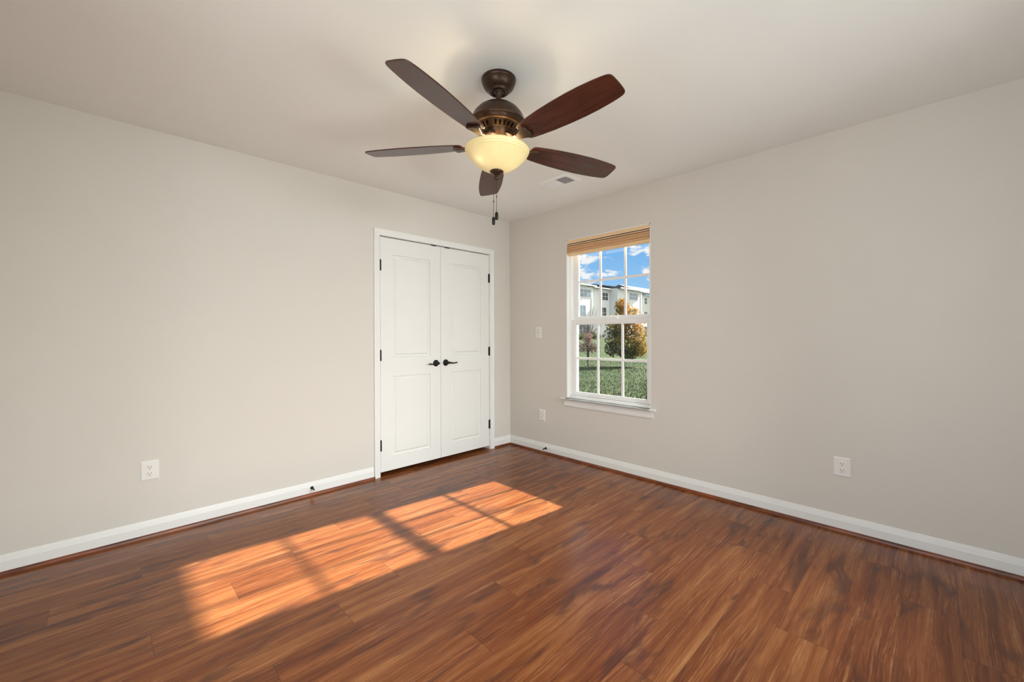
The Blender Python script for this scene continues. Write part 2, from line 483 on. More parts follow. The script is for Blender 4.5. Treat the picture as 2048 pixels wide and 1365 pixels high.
# closet door casing: mitred profile (offset from the opening, thickness)
CAS = [(0.0, 0.0), (0.0, 0.009), (0.004, 0.011), (0.010, 0.0105), (0.018, 0.011), (0.030, 0.0135), (0.040, 0.0165), (0.047, 0.0175), (0.051, 0.0165), (0.0525, 0.012), (0.0525, 0.0)]
cx0, cx1, cz1 = -1.5345, -0.2965, 2.0490
v = []; f = []
kk = len(CAS)
for (d, t) in CAS: v.append((cx0 - d, -t, 0.0))
for (d, t) in CAS: v.append((cx0 - d, -t, cz1 + d))
for (d, t) in CAS: v.append((cx1 + d, -t, cz1 + d))
for (d, t) in CAS: v.append((cx1 + d, -t, 0.0))
for j in range(3):
    for i in range(kk):
        f.append((j * kk + i, j * kk + (i + 1) % kk, (j + 1) * kk + (i + 1) % kk, (j + 1) * kk + i))
f.append(tuple(range(kk))); f.append(tuple(3 * kk + i for i in range(kk)))
cas = struct(MB().add(v, f).build('trim_1', M_TRIM), 'white moulded casing around the double closet doors', 'door trim')
j = MB()
j.box((DX0, 0.0, 0), (DX0 + 0.004, WT, DZ1)); j.box((DX1 - 0.004, 0, 0), (DX1, WT, DZ1)); j.box((DX0, 0, DZ1 - 0.003), (DX1, WT, DZ1))
j.build('door_jamb', M_TRIM, cas)

# closet doors
DZ0, DZT = 0.036, 2.0385
def panel_door(name, x0, x1, label, hinge_x, hand):
    root = empty(name, (0.5 * (x0 + x1), 0.0, DZ0))
    ox, oz = 0.5 * (x0 + x1), DZ0
    wd = x1 - x0; ht = DZT - DZ0
    m = MB()
    P = [(0.116, 0.119, wd - 0.116, 0.808), (0.116, 0.972, wd - 0.116, ht - 0.140)]
    g = 0.002
    # front face as stiles and rails, panels as nested rings
    L = lambda x, z, y: (x - wd / 2, y, z)
    yF = 0.002
    def quad(xa, za, xb, zb):
        m.add([L(xa, za, yF), L(xb, za, yF), L(xb, zb, yF), L(xa, zb, yF)], [(0, 1, 2, 3)])
    (ax0, az0, ax1, az1), (bx0, bz0, bx1, bz1) = P
    quad(0, 0, ax0, ht); quad(ax1, 0, wd, ht)
    quad(ax0, 0, ax1, az0); quad(ax0, az1, ax1, bz0); quad(ax0, bz1, ax1, ht)
    RINGS = [(0.0, 0.0), (0.0015, 0.0075), (0.008, 0.0145), (0.015, 0.0150), (0.017, 0.0130), (0.029, 0.0050), (0.031, 0.0025)]
    for (xa, za, xb, zb) in P:
        vv = []; ff = []
        for (d, dep) in RINGS:
            vv += [L(xa + d, za + d, yF + dep), L(xb - d, za + d, yF + dep), L(xb - d, zb - d, yF + dep), L(xa + d, zb - d, yF + dep)]
        for r in range(len(RINGS) - 1):
            for i in range(4):
                ff.append((r * 4 + i, r * 4 + (i + 1) % 4, r * 4 + 4 + (i + 1) % 4, r * 4 + 4 + i))
        e = 4 * (len(RINGS) - 1)
        ff.append((e, e + 1, e + 2, e + 3))
        m.add(vv, ff)
    yB = 0.037
    # edges and back
    m.add([L(0, 0, yF), L(wd, 0, yF), L(wd, ht, yF), L(0, ht, yF), L(0, 0, yB), L(wd, 0, yB), L(wd, ht, yB), L(0, ht, yB)],
          [(0, 1, 5, 4), (1, 2, 6, 5), (2, 3, 7, 6), (3, 0, 4, 7), (4, 5, 6, 7)])
    m.build('door_leaf', M_DOOR, root)
    for zc in (1.795, 1.028, 0.262):
        hb = MB()
        hb.lathe([(0.0062, -0.045), (0.0062, 0.045)], 16, (hinge_x - ox, -0.004, zc - oz))
        hb.lathe([(0.0045, 0.045), (0.0045, 0.050)], 12, (hinge_x - ox, -0.004, zc - oz))
        s = 1 if hand > 0 else -1
        hb.box((hinge_x - ox, -0.0005, zc - 0.044 - oz), (hinge_x - ox + s * 0.010, 0.0022, zc + 0.044 - oz))
        hb.build('hinge', M_BLACK, root)['label'] = 'black hinge'
    # lever handle: hand is the direction in which the lever points (towards the hinges)
    hx = (x1 - 0.054) if hand > 0 else (x0 + 0.054)
    hz = 0.936
    hr = MB()
    hr.lathe([(0.031, 0.0), (0.031, 0.004), (0.029, 0.008), (0.022, 0.011), (0.015, 0.014), (0.0125, 0.020), (0.012, 0.040), (0.0125, 0.048), (0.010, 0.053)], 40,
             (hx - ox, 0.002, hz - oz), axis=(0, -1, 0))
    hd = hr.build('door_handle', M_BLACK, root)
    hd['label'] = 'black lever handle'
    d = -hand
    lv = MB()
    q = lambda a, b, c: (hx - ox + d * a, -b, hz - oz + c)
    lv.tube([q(-0.012, 0.040, 0.002), q(0.0, 0.043, 0.003), q(0.02, 0.045, 0.001), q(0.045, 0.046, -0.004), q(0.07, 0.046, -0.005), q(0.092, 0.045, -0.002), q(0.102, 0.043, -0.001)],
            [0.0075, 0.0095, 0.0085, 0.0068, 0.0060, 0.0062, 0.0072], 14)
    lv.build('lever', M_BLACK, hd)
    ccx = (x1 - 0.075) if hand > 0 else (x0 + 0.075)
    MB().box((ccx - 0.026 - ox, -0.0010, DZT - 0.0035 - oz), (ccx + 0.026 - ox, 0.022, DZT + 0.0045 - oz)).build('catch_plate', M_BLACK, root)['label'] = 'black ball catch plate'
    return struct(root, label, 'door')
panel_door('door_1', -1.5265, -0.9145, 'left leaf of the white two panel closet doors', -1.5265, 1)
panel_door('door_2', -0.9115, -0.3045, 'right leaf of the white two panel closet doors', -0.3045, -1)

# ================================================================ window
win = empty('window_1', (0.0, -1.2225, 0.574))
def wmb(): return MB()
OX, OY, OZ = 0.0, -1.2225, 0.574
def wb(m, x0, y0, z0, x1, y1, z1):
    return m.box((x0 - OX, y0 - OY, z0 - OZ), (x1 - OX, y1 - OY, z1 - OZ))
m = wmb()
wb(m, -0.001, WY1 - 0.006, 0.592, 0.050, WY1, WZ1); wb(m, -0.001, WY0, 0.592, 0.050, WY0 + 0.006, WZ1); wb(m, -0.001, WY0, WZ1 - 0.006, 0.050, WY1, WZ1)
m.build('jamb_liner', M_TRIM, win)
m = wmb()
FI = 0.014
wb(m, 0.050, WY1 - FI, 0.592, 0.150, WY1, WZ1); wb(m, 0.050, WY0, 0.592, 0.150, WY0 + FI, WZ1)
wb(m, 0.050, WY0, WZ1 - 0.020, 0.150, WY1, WZ1); wb(m, 0.050, WY0, 0.574, 0.150, WY1, 0.612)
# stop beads that guide the sashes
wb(m, 0.094, WY1 - 0.026, 0.612, 0.100, WY1 - FI, WZ1 - 0.02); wb(m, 0.094, WY0 + FI, 0.612, 0.100, WY0 + 0.026, WZ1 - 0.02)
wb(m, 0.136, WY1 - 0.034, 0.612, 0.150, WY1 - FI, WZ1 - 0.02); wb(m, 0.136, WY0 + FI, 0.612, 0.150, WY0 + 0.034, WZ1 - 0.02)
m.build('window_frame', M_VINYL, win, bevel=0.0015)
def sash(name, x0, x1, y0, y1, z0, z1, st, rb, rtp, hz, my):
    m = wmb()
    wb(m, x0, y0, z0, x1, y0 + st, z1); wb(m, x0, y1 - st, z0, x1, y1, z1)
    wb(m, x0, y0 + st, z0, x1, y1 - st, z0 + rb); wb(m, x0, y0 + st, z1 - rtp, x1, y1 - st, z1)
    # glazing bead
    xg = 0.5 * (x0 + x1)
    ga, gb, gc, gd = y0 + st, y1 - st, z0 + rb, z1 - rtp
    bd = 0.006
    for a in ((x0 + 0.006, ga, gc, xg, ga + bd, gd), (x0 + 0.006, gb - bd, gc, xg, gb, gd), (x0 + 0.006, ga, gc, xg, gb, gc + bd), (x0 + 0.006, ga, gd - bd, xg, gb, gd)):
        wb(m, *a)
    s = m.build(name, M_VINYL, win, bevel=0.002)
    p = wmb(); wb(p, xg - 0.001, ga, gc, xg + 0.001, gb, gd); p.build('pane', M_GLASS, s)
    mu = wmb()
    for yy in my: wb(mu, xg - 0.005, yy - 0.0105, gc, xg + 0.005, yy + 0.0105, gd)
    wb(mu, xg - 0.0049, ga, hz - 0.0105, xg + 0.0049, gb, hz + 0.0105)
    mu.build('muntin', M_VINYL, s)
    return s
sash('upper_sash', 0.101, 0.135, -1.6415, -0.8035, 1.318, 2.092, 0.046, 0.050, 0.040, 1.711, (-1.098, -1.358))
low = sash('lower_sash', 0.060, 0.094, -1.6415, -0.8035, 0.614, 1.341, 0.048, 0.030, 0.040, 0.972, (-1.096, -1.352))
m = wmb(); wb(m, 0.062, -1.585, 0.648, 0.066, -1.580, 0.715); m.build('sash_tab', M_BLACK, low)['label'] = 'thin black tab at the glass corner'
m = wmb()
wb(m, 0.066, -1.31, 1.341, 0.098, -1.25, 1.349)
wb(m, 0.074, -1.30, 1.349, 0.086, -1.262, 1.357)
m.build('sash_lock', M_VINYL, low, bevel=0.002)
m = wmb()
STOOL = [(0.056, 0.592), (-0.030, 0.592), (-0.035, 0.590), (-0.0375, 0.584), (-0.035, 0.577), (-0.030, 0.574), (0.0, 0.574), (0.056, 0.574)]
m.extrude([(a - OX, b - OZ) for a, b in STOOL], lambda p, t: (p[0], t - OY, p[1]), WY0 + 0.001, WY1 - 0.001)
m.extrude([(a - OX, b - OZ) for a, b in [(-0.0003, 0.592)] + STOOL[1:6] + [(-0.0003, 0.574)]], lambda p, t: (p[0], t - OY, p[1]), -1.702, -0.735)
m.build('window_stool', M_TRIM, win)
m = wmb()
APR = [(0, 0.574), (-0.014, 0.574), (-0.014, 0.556), (-0.0115, 0.551), (-0.012, 0.525), (-0.010, 0.513), (-0.006, 0.509), (0, 0.508)]
m.extrude([(a - OX, b - OZ) for a, b in APR], lambda p, t: (p[0], t - OY, p[1]), -1.676, -0.766)
m.build('window_apron', M_TRIM, win)
struct(win, 'white double hung window with grilles in the right wall', 'window')

# pleated blind pulled up to the head of the window
bl = empty('window_blind', (0.02, -1.2225, 2.106))
tag(bl, 'tan pleated fabric blind raised to the top of the window', 'window blind')
fb = lambda p, t: (p[0] - 0.02, t + 1.2225, p[1] - 2.106)
m = MB()
m.extrude([(0.002, 2.1050), (0.002, 2.0760), (0.044, 2.0760), (0.044, 2.1050)], fb, -1.648, -0.796)
hr_ = m.build('headrail', M_BLINDRAIL, bl)
m = MB()
for za, zb_ in ((2.1020, 2.1055), (2.0745, 2.0785)):
    m.extrude([(-0.0015, za), (-0.0015, zb_), (0.010, zb_), (0.010, za)], fb, -1.6485, -0.7955)
m.build('edge_bead', mat('blind_bead', (0.90, 0.78, 0.60), 0.45), hr_)['label'] = 'cream edge strips'
m = MB()  # dark strips put the shadow lines between the rails into colour
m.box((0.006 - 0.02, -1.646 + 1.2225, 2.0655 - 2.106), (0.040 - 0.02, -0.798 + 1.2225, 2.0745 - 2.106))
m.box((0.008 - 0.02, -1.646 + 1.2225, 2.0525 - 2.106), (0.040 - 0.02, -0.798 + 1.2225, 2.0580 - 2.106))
m.build('shadow_strip', mat('shadow_brown', (0.09, 0.05, 0.03), 0.7), bl)['label'] = 'dark strips for the shadow between the rails'
m = MB()
m.extrude([(0.003, 2.0660), (0.003, 2.0575), (0.043, 2.0575), (0.043, 2.0660)], fb, -1.647, -0.797)
m.build('middle_rail', M_BLINDRAIL, bl)
m = MB()
front = [(0.010, 2.0535)]
for i in range(3):
    zt = 2.052 - i * 0.0215
    for q_ in range(1, 9):
        a = q_ / 8.0
        front.append((0.010 - 0.014 * math.sin(PI * a) * (1.0 + 0.12 * i), zt - 0.0215 * a))
m.extrude(front + [(0.042, front[-1][1]), (0.042, 2.054)], fb, -1.6455, -0.7985, smooth=False)
m.build('fabric_pleats', M_FABRIC, bl)
m = MB()
m.extrude([(0.003, 1.9865), (0.001, 1.984), (0.001, 1.970), (0.004, 1.967), (0.041, 1.960), (0.043, 1.962), (0.043, 1.9865)], fb, -1.647, -0.797)
m.build('bottom_rail', M_BLINDRAIL, bl)

# unseen simple frame, added in the fill light opening of the back wall
fr2 = MB()
for a in (((-2.8, YB - 0.10, 0.6), (-2.76, YB - 0.05, 2.0)), ((-0.74, YB - 0.10, 0.6), (-0.70, YB - 0.05, 2.0)), ((-2.76, YB - 0.10, 0.6), (-0.74, YB - 0.05, 0.64)),
          ((-2.76, YB - 0.10, 1.96), (-0.74, YB - 0.05, 2.0)), ((-1.775, YB - 0.10, 0.64), (-1.725, YB - 0.05, 1.96))):
    fr2.box(*a)
struct(fr2.build('added_window_frame', M_VINYL), 'white frame added in the unseen fill light opening', 'window')

# ================================================================ ceiling fan
FX, FY = -1.8260, -1.8128
fan = empty('ceiling_fan', (FX, FY, H))
tag(fan, 'five blade bronze ceiling fan with lit amber glass bowl', 'ceiling fan')
nrm = Vector((0.0347, -0.0037, 1.0)).normalized()
RT = Vector((0, 0, 1)).rotation_difference(nrm).to_matrix().to_4x4()
PIV = Vector((0, 0, -0.045))
TILT = Matrix.Translation(PIV) @ RT @ Matrix.Translation(-PIV)
def fpart(o, mx=None):
    o.matrix_local = TILT if mx is None else TILT @ mx
    return o
zz = lambda prof: [(r, z - H) for r, z in prof]
m = MB().lathe(zz([(0.079, 2.4399), (0.083, 2.438), (0.083, 2.426), (0.0805, 2.424), (0.0805, 2.421), (0.0785, 2.412), (0.071, 2.397), (0.058, 2.384), (0.047, 2.377), (0.047, 2.374), (0.043, 2.3725), (0.036, 2.3735), (0.033, 2.380)]), 64)
m.build('canopy', M_BRONZE, fan)
m = MB().lathe(zz([(0.024, 2.392), (0.0275, 2.382), (0.024, 2.373), (0.0135, 2.368), (0.013, 2.310), (0.020, 2.306)]), 32)
fpart(m.build('downrod', M_BRONZE, fan))
m = MB().lathe(zz([(0.018, 2.316), (0.030, 2.313), (0.050, 2.3095), (0.078, 2.299), (0.101, 2.282), (0.118, 2.261), (0.1275, 2.241), (0.1310, 2.228), (0.1340, 2.223), (0.1345, 2.218), (0.131, 2.214),
                   (0.1265, 2.2105), (0.124, 2.204), (0.119, 2.197), (0.112, 2.1935)]), 72)
hous = fpart(m.build('motor_housing', M_BRONZE, fan))
# vented lower ring: a cone with slots cut between its ribs
m = MB()
NS = 30; zt, zb = 2.1935 - H, 2.166 - H
def cone(a, q_): # q_ 0 top 1 bottom
    r = 0.110 + (0.086 - 0.110) * q_
    return (r * math.cos(a), r * math.sin(a), zt + (zb - zt) * q_)
for i in range(NS):
    a0 = 2 * PI * i / NS
    da = 2 * PI / NS
    sl = i % 6 != 5
    A = [a0, a0 + da * 0.25, a0 + da * 0.5, a0 + da * 0.75, a0 + da]
    Q = [0, 0.2, 0.8, 1]
    for ai in range(4):
        for qi in range(3):
            if sl and ai in (1, 2) and qi == 1:
                continue
            m.add([cone(A[ai], Q[qi]), cone(A[ai + 1], Q[qi]), cone(A[ai + 1], Q[qi + 1]), cone(A[ai], Q[qi + 1])], [(0, 1, 2, 3)])
vr = m.build('vent_ring', M_BRONZE, fan)
sd = vr.modifiers.new('solid', 'SOLIDIFY'); sd.thickness = 0.002
fpart(vr)
m = MB().lathe(zz([(0.100, 2.1930), (0.078, 2.168), (0.076, 2.150), (0.070, 2.147), (0.070, 2.140), (0.060, 2.138), (0.044, 2.126), (0.046, 2.124), (0.046, 2.119), (0.042, 2.115), (0.030, 2.112), (0.012, 2.100), (0.005, 1.992)]), 56)
fpart(m.build('switch_hub', M_BRONZE, fan))

# blades and their brackets
PH0 = 52.26
PIT = math.radians(-12.6)
prof = [(0.172, 0.030), (0.176, 0.041), (0.184, 0.048), (0.20, 0.0525), (0.25, 0.0590), (0.32, 0.0660), (0.40, 0.0705), (0.48, 0.0720), (0.54, 0.0705), (0.60, 0.0660), (0.64, 0.0610), (0.660, 0.0570), (0.671, 0.0515), (0.6765, 0.044), (0.679, 0.030), (0.680, 0.0)]
for k in range(5):
    az = math.radians(PH0 + 72 * k)
    T = 0.0055
    top = [(r, wv) for r, wv in prof] + [(r, -wv) for r, wv in reversed(prof[:-1])]
    m = MB()
    nn = len(top)
    v = [(r, wv, 0.0) for r, wv in top] + [(r, wv, T) for r, wv in top]
    f = [tuple(range(nn))[::-1], tuple(nn + i for i in range(nn))] + [(i, (i + 1) % nn, nn + (i + 1) % nn, nn + i) for i in range(nn)]
    m.add(v, f)
    b = m.build('fan_blade', M_BLADE, fan, bevel=0.0012)
    mxb = Matrix.Translation((0, 0, 2.1138 - H)) @ Matrix.Rotation(az, 4, 'Z') @ Matrix.Rotation(PIT, 4, 'X')
    fpart(b, mxb)
    # bracket: a shield plate under the blade, narrowing into an arm that climbs to the hub
    m = MB()
    pl = [(0.140, 0.016), (0.155, 0.019), (0.178, 0.027), (0.200, 0.036), (0.210, 0.038), (0.2135, 0.030), (0.2165, 0.012), (0.2150, 0.0)]
    ol = pl + [(r, -wv) for r, wv in reversed(pl[:-1])]
    nn = len(ol)
    v = [(r, wv * 0.93, -0.0125) for r, wv in ol] + [(r, wv, -0.0005) for r, wv in ol]
    f = [tuple(range(nn))[::-1], tuple(nn + i for i in range(nn))] + [(i, (i + 1) % nn, nn + (i + 1) % nn, nn + i) for i in range(nn)]
    m.add(v, f)
    st = [(0.150, 0.017, -0.012, -0.002), (0.125, 0.015, -0.006, 0.006), (0.100, 0.016, 0.016, 0.030), (0.078, 0.022, 0.026, 0.038), (0.066, 0.022, 0.028, 0.040)]
    v = []; f = []
    for (r, hw, za, zb_) in st:
        v += [(r, -hw, za), (r, hw, za), (r, hw, zb_), (r, -hw, zb_)]
    for q_ in range(len(st) - 1):
        for i in range(4):
            f.append((q_ * 4 + i, q_ * 4 + (i + 1) % 4, q_ * 4 + 4 + (i + 1) % 4, q_ * 4 + 4 + i))
    f += [(0, 1, 2, 3), tuple(4 * (len(st) - 1) + i for i in range(4))]
    m.add(v, f)
    br = m.build('blade_bracket', M_BRONZE, b, bevel=0.0025)
    br['label'] = 'bronze bracket'

# glass bowl, finial, bulbs
BOWL = [(0.1480, 2.0885), (0.1515, 2.0905), (0.1545, 2.0905), (0.1558, 2.0885), (0.1550, 2.0860), (0.1528, 2.0845), (0.1522, 2.0835), (0.1512, 2.0770), (0.1502, 2.0755), (0.1478, 2.0745), (0.1474, 2.0735), (0.1462, 2.0680), (0.1450, 2.0665), (0.1425, 2.0650), (0.1415, 2.0640),
        (0.1310, 2.0510), (0.1170, 2.0365), (0.1010, 2.0225), (0.0830, 2.0100), (0.0630, 1.9995), (0.0400, 1.9920), (0.0200, 1.9890)]
m = MB().lathe(zz(BOWL), 80, capped=False)
bowl = fpart(m.build('light_bowl', M_BOWL, fan))
bowl['label'] = 'lit amber glass bowl'
m = MB().lathe(zz([(0.006, 1.9935), (0.030, 1.9905), (0.0335, 1.9875), (0.0325, 1.9840), (0.0255, 1.9770), (0.0150, 1.9705), (0.0080, 1.9660), (0.0070, 1.9625), (0.0115, 1.9585), (0.0120, 1.9550), (0.0085, 1.9500), (0.0045, 1.9475)]), 40)
fin = m.build('finial', M_BRONZE, bowl)
RL = Vector((rt.x, rt.y, 0)); FL = Vector((fw.x, fw.y, 0))
for s in (-1, 1):
    p = RL * (0.066 * s) - FL * (0.050 if s < 0 else -0.005)
    for zb_, en, f_ in ((2.079, 2.0, 0.60), (2.036, 0.55 if s < 0 else 0.18, 1.05 if s < 0 else 0.95)):     # neck and tip of each bulb
        q_ = TILT @ Vector((p.x * f_, p.y * f_, zb_ - H))
        lamp('fan_bulb', 'POINT', (FX + q_.x, FY + q_.y, H + q_.z), energy=en, color=(1.0, 0.82, 0.57), shadow_soft_size=0.016)
# pull chains hang straight down
fe = TILT @ Vector((0, 0, 1.951 - H))
for (lat, dep, ztop, zf, zbead) in ((-0.0145, 0.004, 1.972, 1.7675, 1.842), (0.0, 0.0, 1.952, 1.7925, 1.866)):
    bx = fe + RL * lat - FL * dep
    m = MB()
    m.tube([(bx.x, bx.y, ztop - H), (bx.x, bx.y, zf - H)], 0.0011, 8)
    for q_ in range(int((ztop - zf) / 0.008)):
        m.lathe([(0.0004, -0.0016), (0.0015, 0.0), (0.0004, 0.0016)], 6, (bx.x, bx.y, ztop - 0.004 - q_ * 0.008 - H))
    m.lathe([(0.0008, -0.006), (0.0026, -0.003), (0.0026, 0.003), (0.0008, 0.006)], 10, (bx.x, bx.y, zbead - H))
    ch = m.build('pull_chain', M_BRONZE, fan)
    m = MB().lathe([(0.0025, 0.0), (0.0058, -0.002), (0.0074, -0.008), (0.0080, -0.019), (0.0076, -0.031), (0.0062, -0.037), (0.002, -0.0385)], 24, (bx.x, bx.y, zf - H))
    m.build('chain_fob', M_BLACK, ch)['label'] = 'dark oval chain fob'

# ================================================================ ceiling vent
vx0, vx1, vy0, vy1 = -0.657, -0.463, -1.311, -1.019
vcx, vcy = 0.5 * (vx0 + vx1), 0.5 * (vy0 + vy1)
vent = empty('ceiling_vent', (vcx, vcy, H))
tag(vent, 'white rectangular air register in the ceiling near the window', 'air vent')
hx, hy = 0.5 * (vx1 - vx0), 0.5 * (vy1 - vy0)
ix, iy = hx - 0.034, hy - 0.037
v = []; f = []
R4 = [(hx, hy, -0.0003), (hx, hy, -0.0015), (hx - 0.010, hy - 0.010, -0.007), (ix, iy, -0.007), (ix, iy, -0.0012)]
for (a, b, z) in R4:
    v += [(-a, -b, z), (a, -b, z), (a, b, z), (-a, b, z)]
for r in range(len(R4) - 1):
    for i in range(4):
        f.append((r * 4 + i, r * 4 + (i + 1) % 4, r * 4 + 4 + (i + 1) % 4, r * 4 + 4 + i))
MB().add(v, f).build('vent_frame', M_VENT, vent)
MB().box((-ix, -iy, -0.0011), (ix, iy, -0.0006)).build('duct_shade_panel', M_DARK, vent)  # black panel stands in for the shade inside the duct
N = 20
pitch = 2 * iy / N
for i in range(N):
    yc = -iy + (i + 0.5) * pitch
    near = i < N // 2
    m = MB()
    dyv = 0.0042
    if near:   # these louvres lean away, so the black panel shows between them
        a, b = (yc - dyv * 0.5, -0.0066), (yc + dyv * 0.5, -0.0014)
    else:
        a, b = (yc + dyv * 1.15, -0.0066), (yc - dyv * 1.15, -0.0014)
    t = 0.0006
    m.add([(-ix, a[0] - t, a[1]), (ix, a[0] - t, a[1]), (ix, b[0] - t, b[1]), (-ix, b[0] - t, b[1]), (-ix, a[0] + t, a[1]), (ix, a[0] + t, a[1]), (ix, b[0] + t, b[1]), (-ix, b[0] + t, b[1])],
          [(0, 1, 2, 3), (4, 5, 6, 7), (0, 1, 5, 4), (2, 3, 7, 6), (1, 2, 6, 5), (0, 3, 7, 4)])
    m.build('louvre', M_VENT, vent)
m = MB()
for i in range(1, 7):
    xx = -ix + 2 * ix * i / 7
    m.box((xx - 0.0008, -iy, -0.0060), (xx + 0.0008, 0.0, -0.0050))
m.box((-ix, -0.0015, -0.0066), (ix, 0.0015, -0.0012))
m.build('grille_bars', M_VENT, vent)
m = MB()
m.box((-hx + 0.014, hy - 0.030, -0.014), (-hx + 0.022, hy - 0.026, -0.0068)); m.box((-hx + 0.010, hy - 0.034, -0.016), (-hx + 0.026, hy - 0.022, -0.014))
m.build('damper_lever', M_VENT, vent)

# ================================================================ wall plates
def plate(name, label, cat, base, wall, kind):
    root = empty(name, base)
    def L(a, b, c):          # a along the wall (to the right when facing it), b up, c out of the wall
        return (a, -c, b) if wall == 'left' else (-c, -a, b)
    def ring(m, rings, cap=True):
        v = []; f = []
        for (hw, hh, c) in rings:
            v += [L(-hw, -hh, c), L(hw, -hh, c), L(hw, hh, c), L(-hw, hh, c)]
        for r in range(len(rings) - 1):
            for i in range(4):
                f.append((r * 4 + i, r * 4 + (i + 1) % 4, r * 4 + 4 + (i + 1) % 4, r * 4 + 4 + i))
        e = 4 * (len(rings) - 1)
        f.append((e, e + 1, e + 2, e + 3)); f.append((0, 1, 2, 3))
        m.add(v, f)
    hw, hh = 0.043, 0.0585
    m = MB(); ring(m, [(hw, hh, 0.0), (hw, hh, 0.0022), (hw - 0.006, hh - 0.006, 0.0062), (hw - 0.008, hh - 0.008, 0.0066)])
    m.build('cover_plate', M_PLATE, root)
    ax = L(0, 0, 1)
    if kind == 'outlet':
        for s in (1, -1):
            zc = 0.0195 * s
            m = MB()
            pts = []
            for q_ in range(28):
                a = 2 * PI * q_ / 28
                x_ = 0.0172 * math.cos(a); y_ = 0.0172 * math.sin(a)
                y_ = max(-0.0142, min(0.0142, y_))
                pts.append((x_, y_))
            k = len(pts)
            v = [L(x_, y_ + zc, 0.0064) for x_, y_ in pts] + [L(x_, y_ + zc, 0.0090) for x_, y_ in pts] + [L(x_ * 0.94, y_ * 0.94 + zc, 0.0096) for x_, y_ in pts]
            f = [(r * k + i, r * k + (i + 1) % k, (r + 1) * k + (i + 1) % k, (r + 1) * k + i) for r in range(2) for i in range(k)]
            f.append(tuple(2 * k + i for i in range(k))); f.append(tuple(range(k)))
            rc = m.add(v, f).build('receptacle', M_PLATE, root)
            m = MB()
            for (xa, wv, hv) in ((-0.0066, 0.0011, 0.0046), (0.0066, 0.0011, 0.0038)):
                a0 = L(xa - wv, zc + 0.0035 - hv, 0.0090); a1 = L(xa + wv, zc + 0.0035 + hv, 0.00985)
                m.box(a0, a1)
            m.lathe([(0.0026, 0.0), (0.0026, 0.00085)], 14, L(0, zc - 0.0075, 0.0090), axis=ax)
            m.build('slots', M_DARK, rc)['label'] = 'dark plug slots'
        MB().lathe([(0.0032, 0.0), (0.0028, 0.001)], 16, L(0, 0, 0.0065), axis=ax).build('screw', M_PLATE, root)
    else:
        for s in (1, -1):
            MB().lathe([(0.0032, 0.0), (0.0028, 0.001)], 16, L(0, 0.030 * s, 0.0065), axis=ax).build('screw', M_SLOT, root)
        MB().lathe([(0.0060, 0.0), (0.0060, 0.003), (0.0045, 0.0035), (0.0045, 0.010), (0.0032, 0.010)], 18, L(0, 0, 0.0064), axis=ax).build('jack', mat('jack_metal', (0.5, 0.47, 0.42), 0.35, 0.8), root)['label'] = 'small metal cable jack'
    return tag(root, label, cat)
plate('wall_outlet', 'white duplex outlet on the long wall left of the closet', 'outlet', (-3.0035, 0.0, 0.3965), 'left', 'outlet')
plate('wall_outlet', 'white duplex outlet low on the wall right of the window', 'outlet', (0.0, -2.8915, 0.3910), 'right', 'outlet')
plate('wall_outlet', 'white duplex outlet low on the wall between corner and window', 'outlet', (0.0, -0.4675, 0.3805), 'right', 'outlet')
plate('jack_plate', 'blank white jack plate at mid height between corner and window', 'wall plate', (0.0, -0.4235, 1.2235), 'right', 'jack')

# door stops screwed to the baseboards
def stop(loc, axis, label):
    root = empty('door_stop', loc)
    m = MB().lathe([(0.0125, 0.0), (0.0125, 0.003), (0.0095, 0.007), (0.0068, 0.013), (0.0055, 0.030), (0.0052, 0.060)], 20, axis=axis)
    m.build('stop_rod', M_BLACK, root)
    MB().lathe([(0.0062, 0.060), (0.0078, 0.062), (0.0078, 0.071), (0.0055, 0.075)], 20, axis=axis).build('rubber_tip', M_RUBBER, root)['label'] = 'white rubber tip'
    return tag(root, label, 'door stop')
stop((-2.085, -0.0115, 0.056), (0.0, -1.0, -0.05), 'black door stop on the baseboard left of the closet doors')
stop((-0.0115, -0.530, 0.053), (-1.0, 0.0, -0.05), 'black door stop on the baseboard near the room corner')

# ================================================================ outdoors
def gz(x, y):
    d = 0.7 * x + 0.7 * y
    t = min(1.0, max(0.0, (d - 20.0) / 34.0))
    t = t * t * (3 - 2 * t)
    return -0.32 + 0.75 * t + 0.03 * math.sin(x * 0.9 + 1.0) * math.sin(y * 0.7)
m = MB()
NXG, NYG = 70, 60
v = []; f = []
for i in range(NXG + 1):
    for j_ in range(NYG + 1):
        x_ = 0.30 + 110 * (i / NXG) ** 1.8
        y_ = -14 + 74 * (j_ / NYG)
        v.append((x_, y_, gz(x_, y_)))
for i in range(NXG):
    for j_ in range(NYG):
        a = i * (NYG + 1) + j_
        f.append((a, a + 1, a + NYG + 2, a + NYG + 1))
struct(m.add(v, f, True).build('lawn', M_LAWN), 'sloping green lawn outside the window', 'lawn')
# short grass blades on the part of the lawn seen through the lower panes
m = MB(); v = []; f = []
rg = random.Random(3)
for i in range(26000):
    d = 5.5 + 17 * rg.random() ** 1.5
    az = math.radians(rg.uniform(21, 41))
    x_ = CX + (d + 3) * math.cos(az); y_ = CY + (d + 3) * math.sin(az)
    if x_ < 1.0: continue
    z_ = gz(x_, y_) - 0.01
    h_ = rg.uniform(0.03, 0.075); a = rg.uniform(0, 2 * PI); lean = rg.uniform(0, 0.03); wv = rg.uniform(0.006, 0.012)
    b = len(v)
    v += [(x_ - wv * math.sin(a), y_ + wv * math.cos(a), z_), (x_ + wv * math.sin(a), y_ - wv * math.cos(a), z_), (x_ + lean * math.cos(a), y_ + lean * math.sin(a), z_ + h_)]
    f.append((b, b + 1, b + 2))
tag(m.add(v, f).build('lawn_grass', M_BLADEG), 'short grass blades growing on the lawn outside', 'grass', kind='stuff')

